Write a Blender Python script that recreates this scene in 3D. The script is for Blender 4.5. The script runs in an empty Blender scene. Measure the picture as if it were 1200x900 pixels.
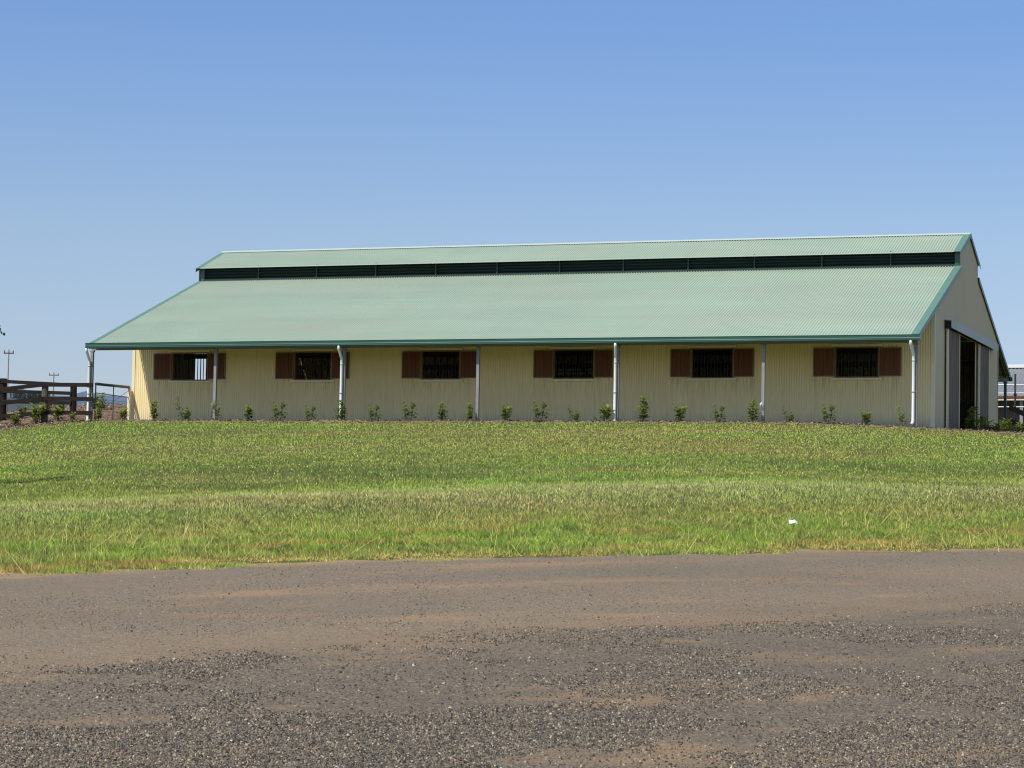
import bpy, math, numpy as np
from mathutils import Vector, Matrix
rng = np.random.default_rng(7)
SC = bpy.context.scene
COL = SC.collection
R = math.radians

# ------------------------------------------------------------------ terrain
EX, EY = 35.0, -53.6            # a point on the edge of the road
UX, UY = 0.6467, 0.7627           # along the edge
VX, VY = 0.7627, -0.6467          # across, towards the viewer

def sp(v, w): return w*np.logaddexp(0, v/w)
def sst(a, b, x):
    t = np.clip((x-a)/(b-a), 0, 1); return t*t*(3-2*t)
def uv(x, y): return (x-EX)*UX+(y-EY)*UY, (x-EX)*VX+(y-EY)*VY

def H(x, y):
    x = np.asarray(x, float); y = np.asarray(y, float)
    s = .0676; t = y+.25
    h = -s*sp(-t, .35)
    h = np.maximum(h, -s*80-.02*np.maximum(-y-80, 0))
    h = np.maximum(h, -7.5)
    L = sst(.2, -1.8, x)
    h = h+L*.138*(sp(t, .35)-sp(y-8, 1.5))
    h = h-.055*(sp(y-(20-6*L), 2)-sp(y-62, 6))
    xr = x+.18*np.minimum(y, 0); h = h-.05*(sp(xr-25.5, 1)-sp(xr-45, 3))
    xl = x+.575*np.clip(y, -100, 12); h = h-.105*(sp(-.6-xl, .5)-sp(-8-xl, 1))*sst(-60, -30, y)
    v = uv(x, y)[1]
    h = h+.08*np.exp(-((v+8)/2.6)**2)-.06*np.exp(-((v+14.5)/3.5)**2)
    h = h+.02*np.sin(x*.31+1.3)*np.sin(y*.23)*sst(-3, -8, y)
    return h
def hz(x, y): return float(H(x, y))

def vnoise(x, y, seed=0):
    xi = np.floor(x).astype(np.int64); yi = np.floor(y).astype(np.int64)
    fx = x-xi; fy = y-yi; fx = fx*fx*(3-2*fx); fy = fy*fy*(3-2*fy)
    def hsh(a, b):
        n = (a*374761393+b*668265263+seed*974711) & 0xffffffff
        n = ((n ^ (n >> 13))*1274126177) & 0xffffffff
        return ((n ^ (n >> 16)) & 0xffff)/65535.
    return (hsh(xi, yi)*(1-fx)+hsh(xi+1, yi)*fx)*(1-fy)+(hsh(xi, yi+1)*(1-fx)+hsh(xi+1, yi+1)*fx)*fy
def fbm(x, y, seed=0, o=4):
    a = 0; w = .5; tot = 0
    for k in range(o):
        a = a+w*vnoise(x*2**k+k*17.3, y*2**k-k*9.1, seed+k); tot += w; w *= .5
    return a/tot

# ------------------------------------------------------------------ mesh helpers
class MB:
    def __init__(s): s.v = []; s.f = []
    def add(s, verts, faces):
        o = len(s.v); s.v += [tuple(map(float, p)) for p in verts]; s.f += [tuple(i+o for i in f) for f in faces]
    def box(s, x0, x1, y0, y1, z0, z1):
        s.add([(x0,y0,z0),(x1,y0,z0),(x1,y1,z0),(x0,y1,z0),(x0,y0,z1),(x1,y0,z1),(x1,y1,z1),(x0,y1,z1)],
              [(0,3,2,1),(4,5,6,7),(0,1,5,4),(1,2,6,5),(2,3,7,6),(3,0,4,7)])
    def bar(s, a, b, w, h, up=(0,0,1)):
        a = Vector(a); b = Vector(b); d = (b-a).normalized(); u = Vector(up)
        r = d.cross(u); r = r.normalized() if r.length > 1e-4 else Vector((1,0,0)); u = r.cross(d)
        P = []
        for c in (a, b):
            for i, j in ((-1,-1),(1,-1),(1,1),(-1,1)): P.append(c+r*(w/2*i)+u*(h/2*j))
        s.add(P, [(0,3,2,1),(4,5,6,7),(0,1,5,4),(1,2,6,5),(2,3,7,6),(3,0,4,7)])
    def tube(s, pts, rad, n=10, cap=True):
        pts = [Vector(p) for p in pts]; rr = rad if isinstance(rad, (list, tuple)) else [rad]*len(pts)
        rings = []; ref = None
        for i, p in enumerate(pts):
            d = (pts[min(i+1, len(pts)-1)]-pts[max(i-1, 0)]).normalized()
            if ref is None:
                ref = d.cross(Vector((0,1,0)));
                if ref.length < .1: ref = d.cross(Vector((1,0,0)))
            ref = (ref-d*ref.dot(d)).normalized(); q = d.cross(ref)
            rings.append([p+(ref*math.cos(2*math.pi*k/n)+q*math.sin(2*math.pi*k/n))*rr[i] for k in range(n)])
        V = [p for r in rings for p in r]; F = []
        for i in range(len(pts)-1):
            for k in range(n): F.append((i*n+k, i*n+(k+1) % n, (i+1)*n+(k+1) % n, (i+1)*n+k))
        if cap: F.append(tuple(range(n-1, -1, -1))); F.append(tuple((len(pts)-1)*n+k for k in range(n)))
        s.add(V, F)
    def obj(s, name, mat, parent=None, smooth=False, bevel=0):
        me = bpy.data.meshes.new(name); me.from_pydata(s.v, [], s.f); me.update()
        if smooth: me.polygons.foreach_set('use_smooth', [True]*len(me.polygons))
        return link(name, me, mat, parent, bevel)
def link(name, me, mat, parent=None, bevel=0):
    if mat: me.materials.append(mat)
    o = bpy.data.objects.new(name, me); COL.objects.link(o)
    if parent: o.parent = parent
    if bevel:
        m = o.modifiers.new('b', 'BEVEL'); m.width = bevel; m.segments = 1
    return o
def npmesh(name, V, F, mat, parent=None, smooth=False, col=None):
    me = bpy.data.meshes.new(name); n = F.shape[1]
    me.vertices.add(len(V)); me.vertices.foreach_set('co', np.ascontiguousarray(V, np.float32).ravel())
    me.loops.add(F.size); me.loops.foreach_set('vertex_index', np.ascontiguousarray(F, np.int32).ravel())
    me.polygons.add(len(F)); me.polygons.foreach_set('loop_start', np.arange(0, F.size, n, dtype=np.int32))
    me.polygons.foreach_set('loop_total', np.full(len(F), n, np.int32))
    if smooth: me.polygons.foreach_set('use_smooth', np.ones(len(F), bool))
    me.update(calc_edges=True)
    if col is not None:
        a = me.color_attributes.new('tint', 'FLOAT_COLOR', 'POINT')
        c = np.ones((len(V), 4), np.float32); c[:, :3] = col; a.data.foreach_set('color', c.ravel())
    return link(name, me, mat, parent)
def thing(name, label, cat, loc=(0,0,0), group=None, rz=0):
    o = bpy.data.objects.new(name, None); COL.objects.link(o); o.location = loc; o.rotation_euler.z = rz
    o.empty_display_size = .2
    return tag(o, label, cat, group)
def tag(o, label, cat, group=None):
    o['label'] = label; o['category'] = cat
    if group: o['group'] = group
    return o

# ------------------------------------------------------------------ materials
def s2l(c): return tuple((v/255/12.92 if v/255 <= .04045 else ((v/255+.055)/1.055)**2.4) for v in c)
class NT:
    def __init__(s, name):
        s.m = bpy.data.materials.new(name); s.m.use_nodes = True; s.t = s.m.node_tree; s.n = s.t.nodes
        s.b = s.n['Principled BSDF']; s.out = s.n['Material Output']
    def new(s, k, **kw):
        nd = s.n.new(k)
        for a, b in kw.items(): setattr(nd, a, b)
        return nd
    def l(s, a, b): s.t.links.new(a, b)
    def setv(s, sock, v):
        if hasattr(v, 'is_output') or isinstance(v, bpy.types.NodeSocket): s.l(v, sock)
        elif isinstance(v, tuple) and len(v) == 3 and sock.type == 'RGBA': sock.default_value = (*v, 1)
        else: sock.default_value = v
    def coord(s, scale=(1,1,1), which='Object', loc=(0,0,0)):
        tc = s.new('ShaderNodeTexCoord'); mp = s.new('ShaderNodeMapping'); s.l(tc.outputs[which], mp.inputs[0])
        mp.inputs['Scale'].default_value = scale; mp.inputs['Location'].default_value = loc; return mp.outputs[0]
    def noise(s, vec, scale, detail=4, rough=.55, dist=0):
        n = s.new('ShaderNodeTexNoise'); s.l(vec, n.inputs['Vector']); n.inputs['Scale'].default_value = scale
        n.inputs['Detail'].default_value = detail; n.inputs['Roughness'].default_value = rough; n.inputs['Distortion'].default_value = dist
        return n.outputs['Fac']
    def ramp(s, fac, stops, interp='LINEAR'):
        r = s.new('ShaderNodeValToRGB'); s.l(fac, r.inputs[0]); cr = r.color_ramp; cr.interpolation = interp
        while len(cr.elements) < len(stops): cr.elements.new(.5)
        for e, (p, c) in zip(cr.elements, stops):
            e.position = p; e.color = (c, c, c, 1) if not isinstance(c, tuple) else (*c, 1)
        return r.outputs[0]
    def mix(s, fac, a, b, mode='MIX'):
        m = s.new('ShaderNodeMix', data_type='RGBA', blend_type=mode); s.setv(m.inputs[0], fac); s.setv(m.inputs[6], a); s.setv(m.inputs[7], b)
        return m.outputs[2]
    def math(s, op, a, b=0., c=None):
        m = s.new('ShaderNodeMath', operation=op); s.setv(m.inputs[0], a); s.setv(m.inputs[1], b)
        if c is not None: s.setv(m.inputs[2], c)
        return m.outputs[0]
    def bump(s, h, strength=.3, dist=.01):
        b = s.new('ShaderNodeBump'); s.l(h, b.inputs['Height']); b.inputs['Strength'].default_value = strength; b.inputs['Distance'].default_value = dist
        s.l(b.outputs[0], s.b.inputs['Normal'])
    def fin(s, col, rough=.6, metal=0, spec=.5):
        s.setv(s.b.inputs['Base Color'], col); s.setv(s.b.inputs['Roughness'], rough); s.b.inputs['Metallic'].default_value = metal
        s.b.inputs['Specular IOR Level'].default_value = spec; return s.m

def painted(name, c, rough=.5, var=.12, scale=1.2, streak=True, spec=.4, dirt_shade=None, drips=False):
    t = NT(name); v = t.coord((1,1,1)); n = t.noise(v, scale, 5)
    f = t.ramp(n, [(.25, 0), (.75, 1)])
    col = t.mix(f, tuple(a*(1-var) for a in c), tuple(min(1, a*(1+var)) for a in c))
    if streak:
        v2 = t.coord((9, 9, .35)); n2 = t.noise(v2, 1.5, 4); f2 = t.ramp(n2, [(.5, 0), (.8, 1)])
        col = t.mix(t.math('MULTIPLY', f2, .35), col, tuple(a*.72 for a in c))
    if drips:
        tc = t.new('ShaderNodeTexCoord'); sx = t.new('ShaderNodeSeparateXYZ'); t.l(tc.outputs['Object'], sx.inputs[0])
        m = t.math('FLOORED_MODULO', t.math('SUBTRACT', sx.outputs[0], .95), 4.8); inx = t.math('MULTIPLY', t.math('LESS_THAN', m, 2.9), t.math('GREATER_THAN', m, .05))
        zz = t.ramp(t.math('DIVIDE', sx.outputs[2], 2.), [(.45, 0), (.76, .8), (.81, 1), (.815, 0)])
        dn = t.ramp(t.noise(t.coord((7, 1, .5)), 2.2, 4), [(.48, 0), (.72, 1)])
        col = t.mix(t.math('MULTIPLY', t.math('MULTIPLY', inx, zz), t.math('MULTIPLY', dn, .75)), col, tuple(a*.38 for a in c))
        jn = t.math('LESS_THAN', t.math('FLOORED_MODULO', sx.outputs[0], .835), .018); col = t.mix(t.math('MULTIPLY', jn, .18), col, tuple(a*.55 for a in c))
        sp_ = t.math('ADD', sx.outputs[2], t.math('MULTIPLY', t.noise(t.coord((4, 1, 2)), 3, 5), .45)); col = t.mix(t.ramp(sp_, [(.15, .8), (.48, 0)]), col, (.30, .22, .15))
    if dirt_shade:
        tc = t.new('ShaderNodeTexCoord'); sx = t.new('ShaderNodeSeparateXYZ'); t.l(tc.outputs['Object'], sx.inputs[0])
        z = t.math('ADD', sx.outputs[2], t.math('MULTIPLY', t.noise(t.coord((3,3,1)), 2, 4), .5))
        col = t.mix(t.ramp(z, [(.2, .75), (.75, 0)]), col, dirt_shade)  # greyer foot: dirt, with the fading of warm bounce light painted in
    return t.fin(col, rough, 0, spec)
def timber(name, a, b, rough=.8, along=(1,1,1), vary=.0):
    t = NT(name); v = t.coord(along); n = t.noise(v, 6, 6, .6, .4); n2 = t.noise(t.coord((1,1,1)), .9, 3)
    col = t.mix(t.ramp(n, [(.3, 0), (.7, 1)]), a, b)
    col = t.mix(t.math('MULTIPLY', n2, .5), col, tuple(x*.6 for x in a)); t.bump(n, .4, .01)
    if vary:
        oi = t.new('ShaderNodeObjectInfo'); col = t.mix(t.math('MULTIPLY', oi.outputs['Random'], vary), col, tuple(x*.35 for x in b))
    return t.fin(col, rough, 0, .2)

M = {}
def roofmat(name, c, warm=True):
    t = NT(name); n = t.noise(t.coord((.25, 1, 1)), .7, 4)
    # sheet laps along the length of the roof and faint fading
    col = t.mix(t.ramp(n, [(.3, 0), (.7, 1)]), tuple(a*.93 for a in c), tuple(a*1.06 for a in c))
    sx = t.new('ShaderNodeSeparateXYZ'); tc = t.new('ShaderNodeTexCoord'); t.l(tc.outputs['Object'], sx.inputs[0])
    sheet = t.new('ShaderNodeTexWhiteNoise', noise_dimensions='1D'); t.l(t.math('FLOOR', t.math('DIVIDE', sx.outputs[0], .762)), sheet.inputs['W'])
    col = t.mix(t.math('MULTIPLY', sheet.outputs['Value'], .10), col, tuple(a*.75 for a in c))
    n3 = t.noise(t.coord((14, .8, .8)), 1.2, 3); col = t.mix(t.math('MULTIPLY', t.ramp(n3, [(.5, 0), (.8, 1)]), .18), col, (.42, .40, .30))
    fr_ = t.math('LESS_THAN', t.math('FLOORED_MODULO', t.math('ADD', sx.outputs[1], .2), 1.12), .035); col = t.mix(t.math('MULTIPLY', fr_, .22), col, tuple(a*.6 for a in c))
    nd = t.noise(t.coord((.18, .35, 1), loc=(4, 2, 0)), 1.0, 6, .6); col = t.mix(t.ramp(nd, [(.42, 0), (.68, .28)]), col, (.40, .39, .30))
    if warm:
        col = t.mix(t.ramp(sx.outputs[1], [(0, 0), (1, 0)]), col, (.5, .45, .3))
    return t.fin(col, .5, 0, .35)
M['roof'] = roofmat('pale green roof paint', (.335, .425, .335))
M['flash'] = painted('teal flashing', (.115, .225, .18), .4, .06, streak=False)
M['ridge'] = painted('pale ridge paint', (.46, .53, .46), .4, .05, streak=False)
M['gutter'] = painted('green gutter paint', (.03, .10, .075), .3, .1, streak=False, spec=.5)
M['louvre'] = painted('dark green louvre', (.012, .03, .024), .5, .1, streak=False)
M['mullion'] = painted('mullion paint', (.03, .05, .04), .5, .1, streak=False)
M['cream'] = painted('cream wall sheet', (.96, .78, .42), .5, .06, .5, True, .3, dirt_shade=(.62, .52, .40), drips=True)
M['creamtrim'] = painted('cream trim', (.90, .80, .55), .5, .06, 1, False, .3)
M['gable'] = painted('cream gable sheet', (.74, .575, .36), .5, .05, .4, True, .3, dirt_shade=(.5, .42, .32))
M['steel'] = painted('galvanised steel', (.27, .28, .28), .6, .15, 5, False, .25)
M['beam'] = painted('grey beam', (.30, .29, .26), .6, .1, 3, False)
M['beam2'] = painted('pale track paint', (.52, .52, .50), .5, .08, 3, False)
M['pvc'] = painted('white pipe', (.84, .84, .80), .35, .05, 3, False, .5)
M['shutter'] = timber('red brown stained board', (.14, .055, .026), (.28, .12, .06), .7, (5, 1, .12), .6)
M['shframe'] = timber('tan timber edge', (.26, .17, .09), (.36, .25, .15), .7, (1, 1, .2))
M['black'] = painted('black steel', (.012, .012, .012), .5, .1, 3, False, .3)
M['door'] = timber('weathered door board', (.21, .147, .105), (.39, .295, .225), .85, (1, 1, .12))
M['stall'] = timber('stall timber', (.10, .07, .05), (.18, .13, .09), .8, (1, 1, .2))
M['concrete'] = painted('slab', (.30, .28, .25), .85, .15, 3, False)
M['rail'] = timber('dark fence timber', (.013, .010, .009), (.034, .026, .021), .85, (.3, .3, 1))
M['post'] = timber('grey brown post', (.09, .075, .06), (.19, .165, .14), .9, (1, 1, .2))
M['gate'] = painted('grey gate pipe', (.07, .085, .10), .45, .1, 4, False)
M['shedroof'] = painted('grey shed roof', (.19, .20, .215), .5, .1, .5, False)
M['shedwall'] = painted('red brown shed wall', (.16, .09, .07), .7, .2, .6, True)
M['white'] = painted('white rail paint', (.75, .75, .72), .4, .05, 3, False)
M['pole'] = timber('pole timber', (.14, .12, .10), (.24, .21, .18), .9)
M['purlin'] = timber('purlin', (.07, .05, .035), (.12, .09, .06), .8)

def leafmat(name, a, b, trans=.3, rough=.45):
    t = NT(name); at = t.new('ShaderNodeAttribute'); at.attribute_name = 'tint'
    n = t.noise(t.coord((1,1,1)), 9, 2); col = t.mix(t.ramp(n, [(.35, 0), (.65, 1)]), a, b)
    col = t.mix(1.0, col, at.outputs['Color'], 'MULTIPLY')
    t.fin(col, rough, 0, .4); tr = t.new('ShaderNodeBsdfTranslucent'); t.l(col, tr.inputs[0])
    ms = t.new('ShaderNodeMixShader'); ms.inputs[0].default_value = trans; t.l(t.b.outputs[0], ms.inputs[1]); t.l(tr.outputs[0], ms.inputs[2]); t.l(ms.outputs[0], t.out.inputs[0])
    return t.m
M['leaf'] = leafmat('shrub leaf', (.115, .19, .035), (.20, .29, .06))
M['treeleaf'] = leafmat('tree leaf', (.03, .06, .015), (.05, .09, .025))
M['stem'] = timber('stem', (.10, .08, .05), (.16, .12, .08))

def tintmat(name, trans=.25, rough=.7, lift=0):
    t = NT(name)
    if lift:      # soft turf: the blades' shading leans towards the lie of the land
        ge = t.new('ShaderNodeNewGeometry'); mx = t.new('ShaderNodeMix', data_type='VECTOR'); mx.inputs[0].default_value = lift
        t.l(ge.outputs['Normal'], mx.inputs[4]); mx.inputs[5].default_value = (0, -.15, 1); nm = t.new('ShaderNodeVectorMath', operation='NORMALIZE')
        t.l(mx.outputs[1], nm.inputs[0]); t.l(nm.outputs[0], t.b.inputs['Normal'])
    at = t.new('ShaderNodeAttribute'); at.attribute_name = 'tint'
    t.fin(at.outputs['Color'], rough, 0, .15); tr = t.new('ShaderNodeBsdfTranslucent'); t.l(at.outputs['Color'], tr.inputs[0])
    ms = t.new('ShaderNodeMixShader'); ms.inputs[0].default_value = trans; t.l(t.b.outputs[0], ms.inputs[1]); t.l(tr.outputs[0], ms.inputs[2]); t.l(ms.outputs[0], t.out.inputs[0])
    return t.m
M['grass'] = tintmat('grass blade', .2, .7, .55)
M['chip'] = tintmat('loose chips', 0, .9)

# ground: green turf base
t = NT('turf soil'); v = t.coord(); a = t.noise(v, .25, 5); b = t.noise(v, 6, 5)
c = t.mix(t.ramp(a, [(.3, 0), (.7, 1)]), (.075, .105, .022), (.12, .125, .045)); c = t.mix(t.ramp(b, [(.35, 0), (.75, .8)]), c, (.05, .06, .02))
t.bump(b, .6, .05); M['ground'] = t.fin(c, .95, 0, .1)
t = NT('mulch soil'); v = t.coord(); a = t.noise(v, 1.2, 5); b = t.noise(v, 22, 4)
c = t.mix(t.ramp(a, [(.35, 0), (.65, 1)]), (.20, .13, .09), (.29, .215, .15)); c = t.mix(t.ramp(b, [(.35, .8), (.62, 0)]), c, (.06, .04, .03))
sx = t.new('ShaderNodeSeparateXYZ'); t.l(v, sx.inputs[0]); c = t.mix(t.math('MULTIPLY', t.math('GREATER_THAN', sx.outputs[0], .6), .75), c, t.mix(t.ramp(b, [(.3, 0), (.65, 1)]), (.15, .12, .07), (.30, .25, .155)))
t.bump(b, .9, .05); M['mulch'] = t.fin(c, .95, 0, .1)

# road: local x runs along the edge, local y across it, away from the lawn
def roadmat():
    t = NT('gravel road'); v = t.coord()
    sx = t.new('ShaderNodeSeparateXYZ'); t.l(v, sx.inputs[0]); U, V = sx.outputs[0], sx.outputs[1]
    wob = t.math('MULTIPLY', t.math('SUBTRACT', t.noise(t.coord((.35, .35, 1)), 1.0, 5), .5), 2.2)
    # slightly skewed coordinate of the dirt bands
    W = t.math('ADD', t.math('ADD', V, t.math('MULTIPLY_ADD', U, .17, .77)), wob)
    vor = t.new('ShaderNodeTexVoronoi'); vor.inputs['Scale'].default_value = 78; t.l(v, vor.inputs['Vector'])
    vor2 = t.new('ShaderNodeTexVoronoi'); vor2.inputs['Scale'].default_value = 150; t.l(v, vor2.inputs['Vector'])
    hs = t.new('ShaderNodeSeparateColor'); t.l(vor.outputs['Color'], hs.inputs[0])
    hs2 = t.new('ShaderNodeSeparateColor'); t.l(vor2.outputs['Color'], hs2.inputs[0])
    stone = t.ramp(hs.outputs[0], [(0, (.060, .052, .042)), (.2, (.125, .11, .09)), (.5, (.195, .170, .132)), (.78, (.265, .218, .158)), (.93, (.34, .27, .18)), (.985, (.42, .37, .29))], 'CONSTANT')
    fine = t.ramp(hs2.outputs[1], [(0, (.095, .08, .06)), (.3, (.185, .152, .110)), (.7, (.25, .202, .140)), (1, (.36, .29, .20))])
    coarse = t.mix(t.ramp(vor.outputs['Distance'], [(.0, 0), (.7, .55)]), stone, (.115, .092, .064))
    far = t.mix(t.ramp(hs.outputs[1], [(.45, 0), (.75, .85)], 'LINEAR'), fine, stone)
    zone = t.ramp(t.math('DIVIDE', W, 12), [(.0, 0), (.12, .25), (.40, .2), (.50, 1), (1, 1)])
    col = t.mix(zone, far, coarse)
    # wheel track and dirt streaks
    band = t.ramp(t.math('DIVIDE', W, 12), [(0, .25), (.05, .05), (.13, .30), (.19, .06), (.26, .34), (.36, .16), (.42, .42), (.455, .72), (.49, .12), (.6, .06), (1, .06)])
    pn = t.noise(t.coord((.45, 1.5, 1), loc=(3.2, 1, 0)), 1.0, 6, .62); patch = t.ramp(pn, [(.53, 0), (.66, .85)])
    gn = t.ramp(t.noise(v, 38, 3), [(.3, .35), (.65, 1)])
    dirt_shade = t.math('MULTIPLY', t.math('MAXIMUM', t.math('MULTIPLY', band, t.ramp(t.noise(t.coord((.5, 2.2, 1)), 1.2, 5), [(.3, .35), (.65, 1)])), patch), gn)
    col = t.mix(dirt_shade, col, (.34, .215, .115))
    big = t.noise(t.coord((.3, .9, 1)), .8, 4); col = t.mix(t.ramp(big, [(.35, .0), (.7, .35)]), col, (.11, .096, .072))
    # dry straw fringe at the lawn
    fr = t.math('ADD', V, t.math('MULTIPLY', t.math('SUBTRACT', t.noise(v, 1.6, 5), .5), 1.3))
    col = t.mix(t.ramp(fr, [(.0, .85), (.32, 0)]), col, (.30, .215, .11))
    h = t.math('SUBTRACT', t.math('MULTIPLY', hs.outputs[2], .6), vor.outputs['Distance']); t.bump(h, .55, .012)
    return t.fin(col, .9, 0, .2)
M['road'] = roadmat()
t = NT('hazy hill'); n = t.noise(t.coord((1,1,2)), .02, 6); M['hill'] = t.fin(t.mix(t.ramp(n, [(.35, 0), (.65, 1)]), (.085, .125, .19), (.135, .175, .235)), 1, 0, 0)  # aerial haze put into the blue-grey base colour
t = NT('far dark trees'); n = t.noise(t.coord(), .6, 5); M['fartree'] = t.fin(t.mix(n, (.03, .045, .04), (.08, .10, .085)), 1, 0, 0)

# ------------------------------------------------------------------ ground, road
def axis(lo, hi, step, far, k=1.25):
    a = list(np.arange(lo, hi+1e-6, step)); s = step; p = hi; up = []
    while p < far: s *= k; p += s; up.append(p)
    s = step; p = lo; dn = []
    while p > -far: s *= k; p -= s; dn.append(p)
    return np.array(dn[::-1]+a+up)
def grid(xs, ys, fz):
    X, Y = np.meshgrid(xs, ys); Z = fz(X, Y); V = np.stack([X.ravel(), Y.ravel(), Z.ravel()], 1)
    nx, ny = len(xs), len(ys); i = np.arange(nx-1)[None]+nx*np.arange(ny-1)[:, None]; i = i.ravel()
    return V, np.stack([i, i+1, i+1+nx, i+nx], 1)
V, F = grid(axis(-14, 62, .5, 5000), axis(-75, 24, .4, 5000), H)
def edge_line(u): return (fbm(u*.9+50, u*0, 3)-.5)*.9+(fbm(u*4, u*0+4, 5)-.5)*.55+.35*np.exp(-((u-.8)/2.5)**2)-.1
g = npmesh('ground', V, F, M['ground'], smooth=True); g['kind'] = 'structure'

us = np.concatenate([np.linspace(-160, -26, 60)[:-1], np.arange(-26, 26, .25), np.linspace(26, 160, 60)]); vs = np.concatenate([np.arange(0, 20, .25), np.linspace(20, 60, 40)])
Ug, Vg = np.meshgrid(us, vs)
edge = edge_line(us)
Vw = Vg+edge[None]*np.clip(1-Vg/1.5, 0, 1)
X = EX+Ug*UX+Vw*VX; Y = EY+Ug*UY+Vw*VY
Z = H(X, Y)+.006+.02*np.clip(Vw, 0, 1)-.02*np.clip(1-Vw/.3, 0, 1)*0
P = np.stack([Ug.ravel(), Vw.ravel(), Z.ravel()], 1)
nx, ny = len(us), len(vs); i = (np.arange(nx-1)[None]+nx*np.arange(ny-1)[:, None]).ravel()
road = npmesh('road', P, np.stack([i, i+nx, i+1+nx, i+1], 1), M['road'], smooth=True); road['kind'] = 'structure'
# local (u, v, z) -> world: the v axis points to the right of u, so the frame is a reflection; bake it instead
me = road.data
ang = math.atan2(UY, UX)
co = P.copy(); co[:, 1] *= -1
me.vertices.foreach_set('co', co.astype(np.float32).ravel()); me.update()
road.location = (EX, EY, 0); road.rotation_euler.z = ang
for nd in M['road'].node_tree.nodes:      # the mesh's y is minus v
    if nd.type == 'MAPPING': nd.inputs['Scale'].default_value[1] *= -1

# mulch bed: a strip along the barn front and the bank on the left
def bed_front(x): return -.62+.10*np.sin(x*.9)+.07*np.sin(x*2.3+1)-.5*sst(.5, -2, x)
xs = np.concatenate([np.arange(-30, -12, 1.), np.arange(-12, 34, .25)]); ts = np.linspace(0, 1, 40)
Xg, Tg = np.meshgrid(xs, ts); y0 = bed_front(xs); y1 = np.where(xs < .3, 16., 2.0)
Yg = y0+(y1-y0)*Tg**1.6
Zg = H(Xg, Yg)+.012+.10*np.clip((Tg*(y1-y0))/.5, 0, 1)*fbm(Xg*2.2, Yg*2.2, 9)
V = np.stack([Xg.ravel(), Yg.ravel(), Zg.ravel()], 1); nx = len(xs); i = (np.arange(nx-1)[None]+nx*np.arange(39)[:, None]).ravel()
o = npmesh('mulch_bed', V, np.stack([i, i+1, i+1+nx, i+nx], 1), M['mulch'], smooth=True); o['kind'] = 'structure'
def zmulch(x, y): return hz(x, y)+.05

def chips(name, x, y, z, size, col, mat, flat=.35, thin=1.):
    n = len(x); a = rng.uniform(0, 6.28, n); l = size; w = size*rng.uniform(.15, .5, n)*thin
    t1 = np.stack([np.cos(a), np.sin(a), rng.normal(0, flat, n)], 1); t2 = np.stack([-np.sin(a), np.cos(a), rng.normal(0, flat, n)], 1)
    c = np.stack([x, y, z], 1); l = l[:, None]/2; w = w[:, None]/2
    V = np.stack([c-t1*l-t2*w, c+t1*l-t2*w*.6, c+t1*l*.9+t2*w, c-t1*l*.8+t2*w*.8], 1).reshape(-1, 3)
    F = np.arange(4*n).reshape(n, 4); o = npmesh(name, V, F, mat, col=np.repeat(col, 4, 0)); o['kind'] = 'stuff'; return o
n = 16000; left = rng.random(n) < .45
x = np.where(left, rng.uniform(-9, .3, n), rng.uniform(-.5, 34, n)); y = np.where(left, bed_front(x)+rng.random(n)**1.6*11, bed_front(x)+rng.random(n)**1.5*1.6)
tt = rng.random((n, 1)); dark = (rng.random(n) < .35)[:, None]
lo = np.where(left[:, None], np.array([[.27, .19, .13]]), np.array([[.22, .18, .11]])); hi = np.where(left[:, None], np.array([[.42, .36, .27]]), np.array([[.38, .33, .20]]))
col = np.where(dark, np.array([[.06, .04, .03]]), lo*(1-tt)+hi*tt)
chips('mulch_chips', x, y, H(x, y)+.05+rng.random(n)*.04, rng.uniform(.03, .10, n), col, M['chip'])

# ------------------------------------------------------------------ the stable building
S = 4.8; V0 = 2.70; XL, XR = .11, 28.90; YB = 19.15-V0; YR = 9.575
EAVE_Y, EAVE_Z = -.36, 2.735; YC, ZC = 7.63, 5.70; YCE, ZCE = 7.40, 6.17; ZR = 7.05
SL = (ZC-EAVE_Z)/(YC-EAVE_Y)
PITCH, AMP = .0835, .0082
def roof_z(y):
    yy = y if y <= YR else 2*YR-y
    return EAVE_Z+(yy-EAVE_Y)*SL
barn = thing('stable_building', 'long cream corrugated stable building with pale green tin roof', 'stable', (0, 0, 0))

def corr(a, b, seg=8, PITCH=PITCH, AMP=AMP):
    n0 = math.ceil(a/(PITCH/seg)+1e-6); n1 = math.floor(b/(PITCH/seg)-1e-6)
    x = np.array([a]+[k*PITCH/seg for k in range(n0, n1+1)]+[b]); return x, AMP*np.cos(2*np.pi*x/PITCH)
class Strip:
    def __init__(s): s.V = []; s.F = []; s.n = 0
    def quads(s, A, B):
        k = len(A); s.V += [A, B]; i = np.arange(k-1)+s.n; s.F.append(np.stack([i, i+1, i+1+k, i+k], 1)); s.n += 2*k
    def obj(s, name, mat, parent): return npmesh(name, np.concatenate(s.V), np.concatenate(s.F), mat, parent, smooth=True)
# windows of the front wall
WX, WW, WZ0, WZ1 = 1.696, 1.432, 1.61, 2.60
st = Strip()
def wall_y(st, y, x0, x1, z0, z1, sgn=-1):
    x, w = corr(x0, x1); st.quads(np.stack([x, y+sgn*w, np.full_like(x, z0)], 1), np.stack([x, y+sgn*w, np.full_like(x, z1)], 1))
ZT = roof_z(V0)-.04
cuts = [XL]+[c for k in range(6) for c in (WX+k*S, WX+k*S+WW)]+[XR]
for k in range(0, 13, 1):
    a, b = cuts[k], cuts[k+1]
    if k % 2 == 0: wall_y(st, V0, a, b, -.15, ZT)
    else: wall_y(st, V0, a, b, -.15, WZ0); wall_y(st, V0, a, b, WZ1, ZT)
st.obj('wall', M['cream'], barn)
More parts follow.
